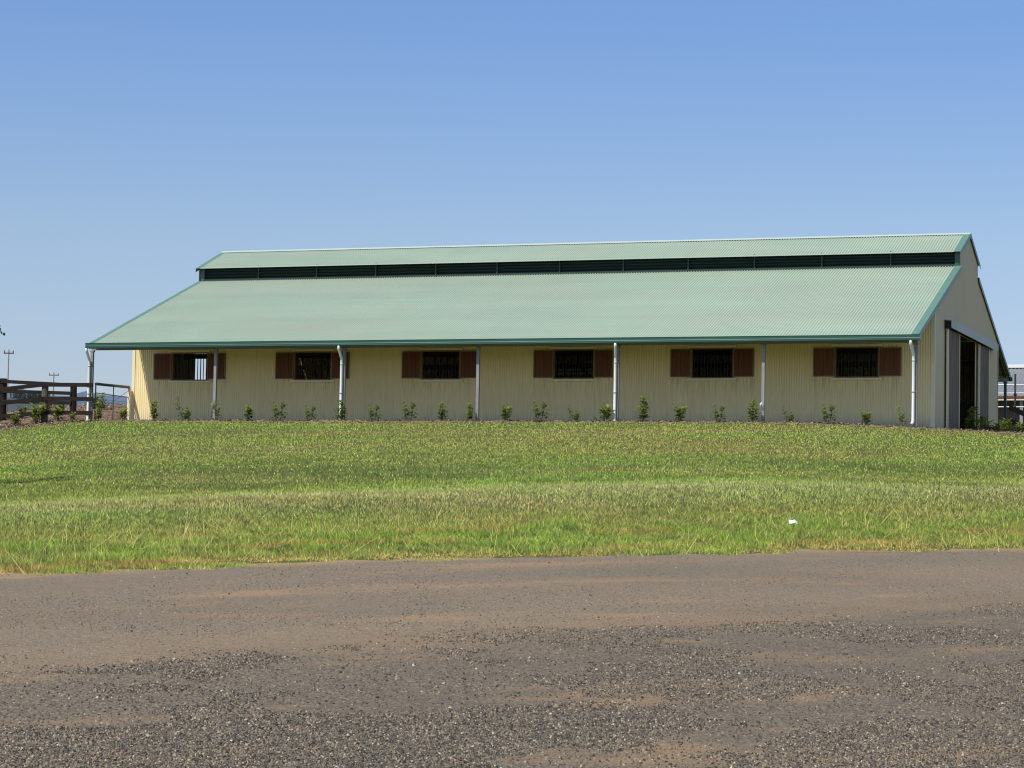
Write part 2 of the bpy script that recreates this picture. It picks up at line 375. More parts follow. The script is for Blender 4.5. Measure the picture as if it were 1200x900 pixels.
# back wall with a slot that lets daylight in
st = Strip()
for a, b, z0, z1 in ((XL, 11.55, -.3, ZT), (11.55, 12.95, -.3, 2.66), (11.55, 12.95, 2.93, ZT), (12.95, XR, -.3, ZT)): wall_y(st, YB, a, b, z0, z1, 1)
st.obj('wall', M['cream'], barn)
mb = MB()
for k in range(14): mb.box(11.57+k*.1, 11.60+k*.1, YB-.05, YB-.02, 2.66, 2.93)
mb.box(11.55, 12.95, YB-.06, YB-.04, 2.77, 2.82)
mb.obj('bar_grille', M['black'], barn)
# gable walls, the right one with the wide doorway; both ends open on the aisle
def gable_top(y):
    yy = y if y <= YR else 2*YR-y
    if yy < YC: return roof_z(yy)-.03
    return ZCE+(yy-YCE)*(ZR-ZCE)/(YR-YCE)-.03
def gable(x, sgn, d0, d1, dz, parent, mat):
    st = Strip()
    for a, b, zb in ((V0, d0, -.5), (d0, d1, dz), (d1, YB, -.5)):
        for c0, c1 in ((a, min(b, YC)), (max(a, YC), min(b, 2*YR-YC)), (max(a, 2*YR-YC), b)):
            if c1-c0 < .01: continue
            y, w = corr(c0+1e-4, c1-1e-4)
            zt = np.array([gable_top(q) for q in y])
            st.quads(np.stack([x+sgn*w*.6, y, np.full_like(y, zb)], 1), np.stack([x+sgn*w*.6, y, zt], 1))
    return st.obj('gable_wall', mat, parent)
gable(XR, 1, 7.7, 11.05, 3.36, barn, M['gable'])
gable(XL, -1, 7.5, 11.05, 3.36, barn, M['cream'])
for x, sx in ((XR, 1), (XL, -1)):
    for y, sy in ((V0, -1), (YB, 1)):                 # corner flashings, a hair proud of the sheets
        mb = MB()
        mb.box(min(x+sx*.016, x+sx*.019), max(x+sx*.016, x+sx*.019), min(y+sy*.019, y-sy*.11), max(y+sy*.019, y-sy*.11), -.12, ZT)
        mb.box(min(x+sx*.0159, x-sx*.10), max(x+sx*.0159, x-sx*.10), min(y+sy*.0155, y+sy*.019), max(y+sy*.0155, y+sy*.019), -.12, ZT)
        mb.obj('corner_flashing', M['creamtrim'], barn)
mb = MB(); mb.box(XL+.05, XR-.05, V0+.05, YB-.05, -.3, .02); mb.obj('floor_slab', M['concrete'], barn)

# roof sheets
RX0, RX1 = .16, 28.93
def sheet(y0, z0, y1, z1):
    x, w = corr(RX0, RX1, 8, .096, .017); nrm = np.array([0, -(z1-z0), (y1-y0)]); nrm = nrm/np.linalg.norm(nrm)*(1 if y1 > y0 else -1)
    A = np.stack([x, np.full_like(x, y0)+w*nrm[1], np.full_like(x, z0)+w*nrm[2]], 1); B = np.stack([x, np.full_like(x, y1)+w*nrm[1], np.full_like(x, z1)+w*nrm[2]], 1)
    return A, B
rf = Strip()
for pts in (((EAVE_Y-.05, EAVE_Z-.02), (YC, ZC)), ((2*YR-EAVE_Y+.05, EAVE_Z-.02), (2*YR-YC, ZC)), ((YCE, ZCE), (YR, ZR)), ((2*YR-YCE, ZCE), (YR, ZR))):
    A, B = sheet(*pts[0], *pts[1]); rf.quads(A, B)
roof = rf.obj('roof', M['roof'], barn)
# ridge cap and flashings
mb = MB()
def slope_plate(mb, x0, x1, y0, z0, y1, z1, lift, th=.004):
    d = Vector((0, y1-y0, z1-z0)).normalized(); nr = Vector((0, -d.z, d.y)) if d.y > 0 else Vector((0, d.z, -d.y))
    P = []
    for l in (lift, lift+th):
        for (x, y, z) in ((x0, y0, z0), (x1, y0, z0), (x1, y1, z1), (x0, y1, z1)): P.append((x, y+nr.y*l, z+nr.z*l))
    mb.add(P, [(0,3,2,1),(4,5,6,7),(0,1,5,4),(1,2,6,5),(2,3,7,6),(3,0,4,7)])
us_ = (ZR-ZCE)/(YR-YCE)
for sg in (-1, 1): slope_plate(mb, RX0-.05, RX1+.03, YR+sg*.17, ZR-us_*.17, YR, ZR+.004, .0225)
mb.obj('ridge_cap', M['ridge'], roof)
for x0, x1, xo in ((RX0-.04, RX0+.13, RX0-.05), (RX1-.20, RX1+.025, RX1+.027)):
    for pts in (((EAVE_Y-.06, EAVE_Z-.02), (YC, ZC)), ((2*YR-EAVE_Y+.06, EAVE_Z-.02), (2*YR-YC, ZC)), ((YCE-.03, ZCE-.01), (YR, ZR)), ((2*YR-YCE+.03, ZCE-.01), (YR, ZR))):
        mb = MB(); slope_plate(mb, x0, x1, *pts[0], *pts[1], .0175)
        # vertical leg over the gable
        (ya, za), (yb, zb) = pts; xa, xb = sorted((xo, xo+(.004 if xo > 1 else -.004)))
        mb.add([(xa,ya,za-.14),(xb,ya,za-.14),(xb,yb,zb-.14),(xa,yb,zb-.14),(xa,ya,za+.016),(xb,ya,za+.016),(xb,yb,zb+.016),(xa,yb,zb+.016)],
               [(0,3,2,1),(4,5,6,7),(0,1,5,4),(1,2,6,5),(2,3,7,6),(3,0,4,7)])
        mb.obj('barge_flashing', M['flash'], roof)
# clerestory louvres, front and back
for sg in (1, -1):
    Y = lambda y: y if sg > 0 else 2*YR-y
    lv = MB(); lv.box(RX0+.1, RX1-.03, min(Y(YC+.10), Y(YC+.12)), max(Y(YC+.10), Y(YC+.12)), ZC-.1, ZCE+.1)
    bk = lv.obj('louvre_band', M['louvre'], barn)
    mb = MB()
    for k in range(4):
        z = ZC+.16+k*.115
        mb.bar((RX0+.2, Y(YC+.045), z), (RX1-.1, Y(YC+.045), z), .012, .10, (0, -.75*sg, .66))
    mb.obj('louvre_slat', M['louvre'], bk)
    mb = MB(); mb.box(RX0+.09, RX1-.05, min(Y(YC-.02), Y(YC+.0)), max(Y(YC-.02), Y(YC)), ZC-.005, ZC+.07); mb.obj('apron_flashing', M['mullion'], bk)
    for k in range(13):
        x = min(max(.23+k*2.392, RX0+.12), RX1-.12); mb = MB(); w = .08 if k in (0, 12) else .022
        mb.box(x-w, x+w, min(Y(YC-.03), Y(YC+.09)), max(Y(YC-.03), Y(YC+.09)), ZC+.01, ZCE+.09); mb.obj('mullion', M['mullion'] if 0 < k < 12 else M['gutter'], bk)
    mb = MB(); mb.bar((RX0-.05, Y(YCE-.012), ZCE+.006), (RX1+.02, Y(YCE-.012), ZCE+.006), .02, .024); mb.obj('eave_trim', M['ridge'], bk)
    # end infill under the clerestory eave
# gutters and beams
def gutter(sg, x0, x1):
    Y = lambda y: y if sg > 0 else 2*YR-y
    prof = [(-.34, 2.70), (-.34, 2.56), (-.36, 2.545), (-.44, 2.545), (-.455, 2.56), (-.452, 2.60), (-.462, 2.615), (-.452, 2.63), (-.455, 2.70), (-.465, 2.715), (-.452, 2.725), (-.44, 2.715), (-.44, 2.57), (-.355, 2.57), (-.352, 2.70)]
    n = len(prof); V = [(x, Y(y), z) for x in (x0, x1) for y, z in prof]; F = [(k, (k+1) % n, n+(k+1) % n, n+k) for k in range(n)]
    F += [tuple(range(n-1, -1, -1)), tuple(range(n, 2*n))]
    mb = MB(); mb.add(V, F)
    for x in (x0, x1): mb.box(x-.003, x+.003, min(Y(-.453), Y(-.34)), max(Y(-.453), Y(-.34)), 2.547, 2.71)
    mb.obj('gutter', M['gutter'], barn)
    mb = MB(); mb.box(.03, 28.88, min(Y(-.325), Y(-.30)), max(Y(-.325), Y(-.30)), 2.53, 2.71); mb.obj('fascia', M['beam'], barn)
    mb = MB(); mb.box(-.02, 28.86, min(Y(-.04), Y(.04)), max(Y(-.04), Y(.04)), 2.50, 2.66)
    mb.obj('verandah_beam', M['beam'], barn)
gutter(1, -.03, 29.01); gutter(-1, -.03, 29.01)
for k in range(13):
    x = min(max(k*2.4, .25), 28.75)
    for sg in (1, -1):
        Y = lambda y: y if sg > 0 else 2*YR-y
        mb = MB(); mb.bar((x, Y(-.30), roof_z(-.30)-.075), (x, Y(V0), roof_z(V0)-.075), .05, .10); mb.obj('rafter', M['purlin'], barn)
# posts and downpipes
for k in range(7):
    for sg in (1, -1):
        y = 0 if sg > 0 else 2*YR
        xk = k*S if k < 6 or sg > 0 else 28.8
        g_ = min(hz(xk, y), 0)
        mb = MB(); mb.box(xk-.05, xk+.05, y-.05, y+.05, g_-.3, 2.50); mb.box(xk-.075, xk+.075, y-.06, y+.06, 2.44, 2.498)
        mb.obj('verandah_post', M['steel'] if sg > 0 else M['gutter'], barn, bevel=.006)
    if k % 2 == 0:
        x = k*S; b = -.1
        lean = .02
        ox = {0: -.01, 2: -.04, 4: .03, 6: -.09}[k]; pts = [(x+ox, -.40, 2.56), (x+ox, -.40, 2.47), (x+ox*.98, -.385, 2.43), (x+ox*.1-.045, -.14, 2.17), (x-.05, -.115, 2.10), (x-.05, -.11, 1.2), (x-.055, -.11, .08), (x-.065, -.13, .02), (x-.08, -.18, -.01)]
        mb = MB(); mb.tube(pts, .047, 14); o = mb.obj('downpipe', M['pvc'], barn, smooth=True)
        for z in (1.94, .98): mb = MB(); mb.tube([(x-.05, -.111, z-.03), (x-.05, -.111, z+.03)], .051, 14); mb.obj('pipe_bracket', M['beam2'], o, smooth=True)
    elif k in (1, 5):
        x = k*S
        mb = MB(); mb.tube([(x-.075, -.09, -.1), (x-.075, -.09, .55), (x-.065, -.09, .63), (x-.035, -.09, .66), (x-.01, -.085, .60), (x-.005, -.08, .45)], .017, 8); mb.obj('standpipe', M['pvc'] if k == 5 else M['steel'], barn, smooth=True)

# windows
SH = [(.70, .70), (.70, .68), (.70, .62), (.70, .66), (.70, .68), (.70, .72)]
for k in range(6):
    a = WX+k*S; b = a+WW; y = V0
    mb = MB()                                                 # reveal frame set in the opening
    for x0, x1, z0, z1 in ((a, a+.035, WZ0, WZ1), (b-.035, b, WZ0, WZ1), (a+.035, b-.035, WZ1-.035, WZ1), (a+.035, b-.035, WZ0, WZ0+.03)): mb.box(x0, x1, y-.025, y+.07, z0, z1)
    wn = mb.obj('window', M['shframe'], barn)
    mb = MB()
    for j in range(12): xx = a+.035+(WW-.07)*(j+.5)/12; mb.box(xx-.011, xx+.011, y+.03, y+.052, WZ0+.03, WZ1-.035)
    mb.box(a+.035, b-.035, y+.053, y+.065, 2.50, 2.53)
    mb.obj('bar_grille', M['black'], wn)
    mb = MB(); mb.box(a-.12, b+.12, y-.075, y-.016, WZ0-.085, WZ0-.012); mb.obj('sill', M['creamtrim'], wn, bevel=.004)
    mb = MB(); mb.box(a-.10, b+.10, y-.085, y-.016, WZ1+.012, WZ1+.085); mb.obj('track_cover', M['creamtrim'], wn, bevel=.004)
    for side, w in zip((-1, 1), SH[k]):
        x0, x1 = (a-w-.005, a-.005) if side < 0 else (b+.005, b+w+.005)
        z0, z1 = 1.645, 2.575; mb = MB(); nb = 4
        for j in range(nb):
            q0 = x0+.03+(x1-x0-.06)*j/nb; q1 = x0+.03+(x1-x0-.06)*(j+1)/nb; dy = .003*math.sin(j*2.1+k)
            mb.box(q0+.003, q1-.003, y-.058+dy, y-.03, z0+.03, z1-.03)
        sh = mb.obj('shutter', M['shutter'], wn)
        mb = MB()
        for q0, q1, r0, r1 in ((x0, x0+.03, z0, z1), (x1-.03, x1, z0, z1), (x0+.03, x1-.03, z0, z0+.03), (x0+.03, x1-.03, z1-.03, z1)): mb.box(q0, q1, y-.066, y-.026, r0, r1)
        mb.obj('shutter_frame', M['shframe'], wn)
mb = MB(); mb.tube([(1.93, V0-.012, .98), (1.93, V0-.075, .98)], [.055, .045], 14); mb.tube([(1.93, V0-.07, .98), (1.93, V0-.09, .96)], .02, 8); mb.obj('wall_lamp', M['pvc'], barn, smooth=True)

# sliding doors of the right end
mb = MB(); X0 = XR+.012
mb.add([(X0, 4.55, 3.62), (X0+.24, 4.55, 3.60), (X0+.24, 4.55, 3.34), (X0+.22, 4.55, 3.34), (X0+.22, 4.55, 3.58), (X0, 4.55, 3.60),
        (X0, 14.9, 3.62), (X0+.24, 14.9, 3.60), (X0+.24, 14.9, 3.34), (X0+.22, 14.9, 3.34), (X0+.22, 14.9, 3.58), (X0, 14.9, 3.60)],
       [(0,1,7,6),(1,2,8,7),(2,3,9,8),(3,4,10,9),(4,5,11,10),(0,5,4,1),(1,4,3,2),(6,7,10,11),(7,8,9,10)])
tr = mb.obj('door_track', M['beam2'], barn)
mb = MB(); mb.box(X0+.01, X0+.215, 4.555, 4.575, 3.32, 3.575); mb.box(X0+.005, X0+.06, 4.6, 14.8, 3.38, 3.55); mb.obj('track_end_shade', M['black'], tr)  # black end plate stands in for the shade inside the open track
for y0, y1 in ((4.62, 6.98), (11.25, 13.55)):
    mb = MB(); nb = 12
    for j in range(nb):
        q0 = y0+.12+(y1-y0-.2)*j/nb; q1 = y0+.12+(y1-y0-.2)*(j+1)/nb; mb.box(XR+.07, XR+.11+.004*math.sin(j*3.), q0+.004, q1-.004, .02, 3.30)
    d = mb.obj('sliding_door', M['door'], barn)
    for q0, q1 in ((y0, y0+.118), (y1-.078, y1)): mb = MB(); mb.box(XR+.065, XR+.13, q0, q1, 0, 3.33); mb.obj('door_stile', M['creamtrim'], d)
# stall fronts inside along the aisle and partitions between the stalls
for yf in (6.4, 12.75):
    mb = MB(); mb.box(XL+.1, XR-.1, yf-.03, yf+.03, .02, 1.3); mb.box(XL+.1, XR-.1, yf-.05, yf+.05, 2.66, 2.84)
    o = mb.obj('stall_front', M['stall'], barn)
    mb = MB()
    for k in range(110): x = XL+.3+k*.26; mb.box(x-.01, x+.01, yf-.01, yf+.01, 1.3, 2.66)
    mb.obj('bar_grille', M['black'], o)
for k in range(1, 6):
    for q0, q1 in ((V0+.1, 6.36), (12.8, YB-.1)): mb = MB(); mb.box(k*S-.03, k*S+.03, q0, q1, .02, 2.3); mb.obj('stall_partition', M['stall'], barn)

# ------------------------------------------------------------------ plants
def leaf_mesh(name, stems, nleaf, size, mat, seed, spread=.12):
    r = np.random.default_rng(seed); V = []; F = []; C = []; k = 0
    for (bx, by, tx, ty, h, m) in stems:
        for j in range(m):
            t = r.random()**.8; p = np.array([bx+(tx-bx)*t, by+(ty-by)*t, h*(.08+.92*t)])
            w = spread*(1.15-t*.85)
            p = p+np.array([r.normal(0, w*.55), r.normal(0, w*.55), r.normal(0, .02)])
            a = r.uniform(0, 6.28); el = r.uniform(-.2, .9); d = np.array([math.cos(a)*math.cos(el), math.sin(a)*math.cos(el), math.sin(el)])
            q = np.cross(d, [0, 0, 1.]); q /= np.linalg.norm(q)+1e-6; up = np.cross(q, d); l = size*r.uniform(.7, 1.35); ww = l*.30
            V += [p, p+d*l*.5+q*ww+up*l*.08, p+d*l-up*l*.06, p+d*l*.5-q*ww+up*l*.08]; F += [(k, k+1, k+2), (k, k+2, k+3)]; k += 4
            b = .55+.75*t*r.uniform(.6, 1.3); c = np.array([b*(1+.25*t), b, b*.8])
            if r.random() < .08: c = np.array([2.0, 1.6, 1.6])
            C += [c]*4
    return np.array(V), np.array(F), np.array(C)
VAR = [
 [(-.03, 0, -.10, .02, .40, 34), (.02, .02, .09, 0, .44, 38), (0, 0, .0, .08, .34, 30)],
 [(0, 0, .02, 0, .66, 40), (.02, 0, .08, .04, .36, 34), (0, 0, -.08, 0, .36, 34)],
 [(-.04, 0, -.13, 0, .44, 34), (.04, 0, .13, .02, .52, 38)],
 [(0, 0, -.22, .02, .58, 26), (.04, 0, .10, .0, .30, 46)],
 [(0, 0, .05, 0, .36, 40), (-.02, 0, -.06, .03, .30, 40)],
 [(0, 0, -.05, .0, .55, 16), (.03, 0, .05, 0, .34, 20)],
]
PM = []
for i, s in enumerate(VAR):
    V, F, C = leaf_mesh('v', [q[:5]+(int(q[5]*1.5),) for q in s], 0, .105, M['leaf'], 30+i)
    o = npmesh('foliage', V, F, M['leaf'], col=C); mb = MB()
    for (bx, by, tx, ty, h, m) in s: mb.tube([(bx, by, -.08), ((bx+tx)/2, (by+ty)/2, h*.5), (tx, ty, h*.97)], [.009, .007, .003], 5)
    q = mb.obj('stem', M['stem']); PM.append((o.data, q.data)); bpy.data.objects.remove(o); bpy.data.objects.remove(q)
def shrub(x, y, var, label, group, sc=1., rz=0., z=None):
    t = thing('young_shrub', label, 'shrub', (x, y, zmulch(x, y) if z is None else z), group, rz); t.scale = (sc*1.25, sc*1.25, sc*1.1)
    for nm, me in zip(('foliage', 'stem'), PM[var]):
        o = bpy.data.objects.new(nm, me); COL.objects.link(o); o.parent = t
    return t
G1 = 'young shrubs planted along the stable front'
front = [(1.47, 4, .95, 'low leafy shrub at the sunlit left corner of the stable wall'),
 (2.62, 1, .95, 'bushy upright shrub under the left shutter of the far left window'),
 (3.83, 3, 1., 'leaning shrub with a long bare shoot, left of the first grey post'),
 (5.0, 5, 1.05, 'thin shrub just right of the grey post by the far left window'),
 (6.2, 0, .95, 'spreading shrub between the first grey post and the second window'),
 (7.38, 2, 1.05, 'tall full shrub under the left shutter of the second window from left'),
 (8.49, 2, .85, 'small shrub below the opening of the second window from left'),
 (9.68, 1, .95, 'narrow shrub hugging the white downpipe beside the second window'),
 (10.84, 2, .9, 'two-pronged shrub midway between the second and third windows'),
 (12.07, 2, 1.05, 'wide two-stemmed shrub under the left shutter of the third window'),
 (13.28, 1, .85, 'upright shrub below the opening of the third window'),
 (14.25, 1, .8, 'slim shrub at the foot of the middle grey post'),
 (15.5, 0, .98, 'rounded shrub between the middle grey post and the fourth window'),
 (16.69, 2, 1.05, 'tall two-stemmed shrub under the left shutter of the fourth window'),
 (17.83, 3, .75, 'short yellowish shrub below the opening of the fourth window'),
 (18.92, 4, 1.2, 'shrub pressed against the left side of the fourth window downpipe'),
 (20.19, 1, 1.1, 'tallest shrub with a top shoot, between fourth and fifth windows'),
 (21.36, 0, .98, 'dense shrub under the left shutter of the fifth window'),
 (22.65, 2, .85, 'forked shrub under the right shutter of the fifth window'),
 (23.74, 1, .95, 'narrow dark shrub touching the last plain grey post on its left'),
 (24.88, 3, .72, 'sparse low shrub right of the last plain grey post'),
 (26.14, 2, .98, 'upright shrub under the left shutter of the far right window'),
 (27.32, 0, .82, 'stocky shrub under the right shutter of the far right window'),
 (28.40, 5, .98, 'spindly shrub left of the corner downpipe at the far right')]
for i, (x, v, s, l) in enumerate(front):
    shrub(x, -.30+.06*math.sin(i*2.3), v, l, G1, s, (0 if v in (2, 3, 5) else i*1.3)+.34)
G2 = 'shrubs in the mulch bed on the left'
leftp = [(-3.55, -.75, 0, 1.1, 'low wide shrub at the far left edge, foremost in the mulch'),
 (-2.72, -.45, 4, 1.05, 'rounded shrub in front of the rails left of the near fence post'),
 (-1.92, -.35, 0, 1.35, 'largest mulch bed shrub, at the foot of the near fence post'),
 (-1.15, -.30, 0, 1.05, 'full shrub in front of the rails right of the near fence post'),
 (-.48, -.4, 4, .7, 'small low shrub just left of the white corner downpipe'),
 (.38, -.1, 1, .9, 'upright dark shrub at the gate, right of the white corner downpipe'),
 (-4.6, 3.0, 0, .9, 'shrub behind the rails beside the thick far fence post'),
 (-3.75, 3.4, 1, .9, 'tall shrub behind the rails, left of the pair in the middle'),
 (-3.3, 3.6, 4, .9, 'squat shrub behind the rails, partly hidden by the near post'),
 (-2.95, 5.0, 0, .85, 'small dark shrub behind the rails right of the near post'),
 (-2.55, 4.6, 0, 1.05, 'bushy shrub behind the rails between the two fence posts'),
 (-1.95, 4.2, 1, .85, 'narrow shrub beside the rear fence post behind the rails')]
for i, (x, y, v, s, l) in enumerate(leftp): shrub(x, y, v, l, G2, s, i*1.7)
G3 = 'shrubs around the right end of the stable'
for i, (x, y, v, s, l) in enumerate([(29.6, 6.0, 1, 1.45, 'shrub with pale new leaves before the dark doorway of the stable'),
   (29.6, 8.3, 2, 1.45, 'dark shrub against the jamb between doorway and right sliding door'),
   (29.6, 10.4, 0, 1.5, 'spreading dark shrub in front of the right sliding door'),
   (31.42, 1.0, 0, .95, 'low shrub just right of the green rear corner post'),
   (31.82, 1.1, 4, .95, 'small light green shrub at the far right edge of the lawn')]):
    shrub(x, y, v, l, G3, s, i*2., hz(x, y)-.02)

# ------------------------------------------------------------------ fences on the left
fence = thing('timber_fence', 'dark timber fence with three rails meeting the corner downpipe', 'fence', (-2, -.1, 0))
def child(o, parent):
    o.parent = parent; o.matrix_parent_inverse = Matrix.Translation(-Vector(parent.location)); return o
path = [(.16, -.16, 1.355), (-1.83, -.16, 1.37), (-3.75, -.3, 1.17), (-6.6, -.6, .80)]
for dz in (0, -.49, -.975):
    for j in range(3):
        a, b = path[j], path[j+1]; mb = MB(); e = .012*(j % 2)
        mb.bar((a[0], a[1]-e, a[2]+dz-.075), (b[0], b[1]-e, b[2]+dz-.075), .04, .14); child(mb.obj('rail', M['rail'], bevel=.006), fence)
for x, y, zt in ((-1.83, -.03, 1.33), (-3.85, -.15, 1.14), (-6.5, -.45, .80)):
    mb = MB(); mb.tube([(x, y, hz(x, y)-.3), (x, y, zt)], [.125, .115], 12); child(mb.obj('post', M['post'], smooth=False), fence)
fence2 = thing('timber_fence', 'second dark timber fence on thick posts behind the front rails', 'fence', (-4, 3, 0))
for x, zt, rd in ((-2.46, 1.52, .125), (-5.42, 1.73, .15), (-8.4, 1.75, .14)):
    mb = MB(); mb.tube([(x, 3, hz(x, 3)-.3), (x, 3, zt)], [rd, rd*.95], 12); child(mb.obj('post', M['rail']), fence2)
for z0, z1 in ((1.62, 1.47), (1.26, 1.17), (.88, .82)):
    mb = MB(); mb.bar((-5.42, 2.86, z0), (-2.46, 2.86, z1), .04, .13); mb.bar((-8.4, 2.86, z0-.1), (-5.44, 2.86, z0), .04, .13); child(mb.obj('rail', M['rail'], bevel=.006), fence2)
gate = thing('pipe_gate', 'grey pipe and wire gate between corner downpipe and sunlit wall', 'gate', (.1, 1.3, 0))
mb = MB(); mb.tube([(.10, .12, 1.335), (.07, 2.55, 1.365)], .05, 8); mb.tube([(.10, .12, .05), (.10, .12, 1.345)], .025, 8); child(mb.obj('frame', M['gate'], smooth=True), gate)
mb = MB(); mb.tube([(.085, 1.4, .0), (.085, 1.4, 1.35)], .02, 6); mb.tube([(.1, .12, 1.02), (.07, 2.55, 1.0)], .016, 6); mb.tube([(.09, .9, .6), (.07, 2.55, 1.25)], .008, 6)
for z in (.2, .42, .62, .82): mb.tube([(.1, .12, z), (.07, 2.55, z)], .004, 4)
child(mb.obj('wire_infill', M['gate']), gate)
mb = MB(); mb.box(.03, .13, 2.50, 2.62, -.1, 1.33); child(mb.obj('gate_post', M['creamtrim'], bevel=.005), gate)

# ------------------------------------------------------------------ right: fence, yard and shed behind
f3 = thing('timber_fence', 'dark timber fence running down behind the stable on the right', 'fence', (29, 19.6, 0))
for k, dz in enumerate((1.5, 1.0)):
    mb = MB(); mb.bar((28.95, 19.3, dz+.02), (30.4, 32.0, dz-.75), .05, .2); child(mb.obj('rail', M['rail'], bevel=.006), f3)
for t_ in (.22, .55, 1.):
    x = 28.95+1.45*t_; y = 19.3+12.7*t_; mb = MB(); mb.tube([(x+.09, y, hz(x, y)-.3), (x+.09, y, 1.42-.75*t_)], .1, 10); child(mb.obj('post', M['post']), f3)

yard = thing('yard_fence', 'tall white pipe rail yard fence in front of the grey shed', 'fence', (27, 32, 0))
for x in (24.2, 27.0, 30.6): mb = MB(); mb.tube([(x, 32, hz(x, 32)-.2), (x, 32, 3.22)], .035, 8); child(mb.obj('post', M['gate'], smooth=True), yard)
for z in (3.17, 2.80, 2.50, 2.2): m2 = MB(); m2.tube([(22.4, 31.95, z), (31.9, 32.05, z+.04)], .024, 8); child(m2.obj('rail', M['white'], smooth=True), yard)
pl = thing('steel_pole', 'thin dark upright pole before the white yard rails', 'pole', (28.24, 25.9, hz(28.24, 25.9)))
mb = MB(); mb.tube([(28.24, 25.9, -.8), (28.24, 25.9, 3.25)], [.05, .04], 8); child(mb.obj('shaft', M['black'], smooth=True), pl)
for z in (2.40, 1.8): mb = MB(); mb.box(28.18, 28.30, 25.84, 25.96, z-.05, z+.05); child(mb.obj('clamp', M['black'], bevel=.01), pl)

shed = thing('shed', 'grey roofed shed with red brown wall behind the stable', 'shed', (27, 58, -2))
mb = MB(); mb.box(10, 46, 53.5, 63, -2.6, 3.75); child(mb.obj('wall', M['shedwall']), shed)
st = Strip(); x = np.arange(9.6, 46.4, .05); w = .02*np.cos(2*np.pi*x/.2)
for y0, y1 in ((52.2, 58.2), (64.2, 58.2)): st.quads(np.stack([x, np.full_like(x, y0), 3.86+w], 1), np.stack([x, np.full_like(x, y1), 5.76+w], 1))
child(st.obj('roof', M['shedroof'], None), shed)
mb = MB(); mb.box(9.6, 46.4, 52.1, 52.2, 3.66, 3.85); child(mb.obj('gutter', M['shutter']), shed)
mb = MB(); mb.box(23.3, 24.3, 57.9, 58.5, 5.72, 5.9); child(mb.obj('ridge_vent', M['white'], bevel=.02), shed)
mb = MB(); mb.box(9.6, 23.2, 58.1, 58.3, 5.75, 5.83); child(mb.obj('ridge_cap', M['white']), shed)
for x in np.arange(10.5, 46, 3.6): mb = MB(); mb.box(x-.08, x+.08, 52.3, 52.46, -2.6, 3.7); child(mb.obj('post', M['steel']), shed)
for x0 in (12, 18.2, 26.3, 33, 39):
    mb = MB(); mb.box(x0, x0+2.4, 53.42, 53.49, -.2, 2.4); dd = child(mb.obj('door', M['stall']), shed)

# ------------------------------------------------------------------ far left: hills, trees, power poles, near tree
an = np.linspace(R(60), R(165), 260); hp = 69+11*fbm(an*30, an*0, 21, 5)
hp = hp*sst(R(66), R(100), an)
V = []; cx, cy = 42, -73
for rr, k in ((1050, 0), (1180, .45), (1300, .8), (1400, 1.0), (1650, .6)):
    V.append(np.stack([cx+rr*np.cos(an), cy+rr*np.sin(an), -6+hp*k*(1+.25*(fbm(an*60, an*0+rr, 4)-.5))], 1))
n = len(an); i = (np.arange(n-1)[None]+n*np.arange(4)[:, None]).ravel()
o = npmesh('hills', np.concatenate(V), np.stack([i, i+1, i+1+n, i+n], 1), M['hill'], smooth=True); o['kind'] = 'structure'
# a far belt of scrub, read as one mass
n = 1500; a = rng.uniform(R(120.75), R(121.75), n); rr = rng.uniform(490, 520, n)
dens = fbm(a*700, rr*0, 13, 4); hgt = np.clip((dens-.2)*2.2, 0, 1.1); x = cx+rr*np.cos(a); y = cy+rr*np.sin(a)
z = 21.2+rng.random(n)*hgt
keep = hgt > .25; x, y, z = x[keep], y[keep], z[keep]; n = len(x); s = rng.uniform(.12, .3, n)
th = rng.uniform(0, 6.28, n); q = np.stack([np.cos(th), np.sin(th), 0*th], 1)*s[:, None]; up = np.stack([0*th, 0*th, s], 1); c = np.stack([x, y, z], 1)
V = np.stack([c-q, c-up*.7, c+q*.9, c+up], 1).reshape(-1, 3)
o = npmesh('far_scrub', V, np.arange(4*n).reshape(n, 4), M['fartree']); o['kind'] = 'stuff'
# rise of land carrying the scrub
an2 = np.linspace(R(75), R(160), 120); V = []
for rr, zz in ((300, -3), (420, 11), (500, 21.2), (620, 20), (800, 5)):
    V.append(np.stack([cx+rr*np.cos(an2), cy+rr*np.sin(an2), (zz+3)*sst(R(119.0), R(120.6), an2)-3+1.2*(fbm(an2*14, an2*0+rr*.01, 8)-.5)], 1))
n = len(an2); i = (np.arange(n-1)[None]+n*np.arange(4)[:, None]).ravel()
t = NT('hazy paddock'); nn = t.noise(t.coord((.05, .01, .1)), 1, 4); M['paddock'] = t.fin(t.mix(nn, (.062, .072, .08), (.095, .10, .105)), 1, 0, 0)  # distance haze mixed into the grey of the land
o = npmesh('far_paddock', np.concatenate(V), np.stack([i, i+1, i+1+n, i+n], 1), M['paddock'], smooth=True); o['kind'] = 'structure'

for (x, y, zt, lab, ww) in ((-54.8, 82.93, 9.3, 'taller power pole with a short crossarm at the far left', .9), (-93.2, 154.1, 12.5, 'shorter distant power pole between the two fence posts', 1.3)):
    p = thing('power_pole', lab, 'power pole', (x, y, hz(x, y)))
    mb = MB(); mb.tube([(x, y, hz(x, y)-.5), (x, y, zt)], [.06*ww, .045*ww], 10); child(mb.obj('shaft', M['pole'], smooth=True), p)
    mb = MB(); mb.bar((x-.4*ww, y-.14*ww, zt-.3), (x+.4*ww, y+.14*ww, zt-.3), .08, .10); child(mb.obj('crossarm', M['pole']), p)
    for e in (-.34, 0, .34):
        mb = MB(); mb.tube([(x+e*ww, y+e*.37*ww, zt-.25), (x+e*ww, y+e*.37*ww, zt-.08)], [.05, .04], 8); child(mb.obj('insulator', M['pole']), p)

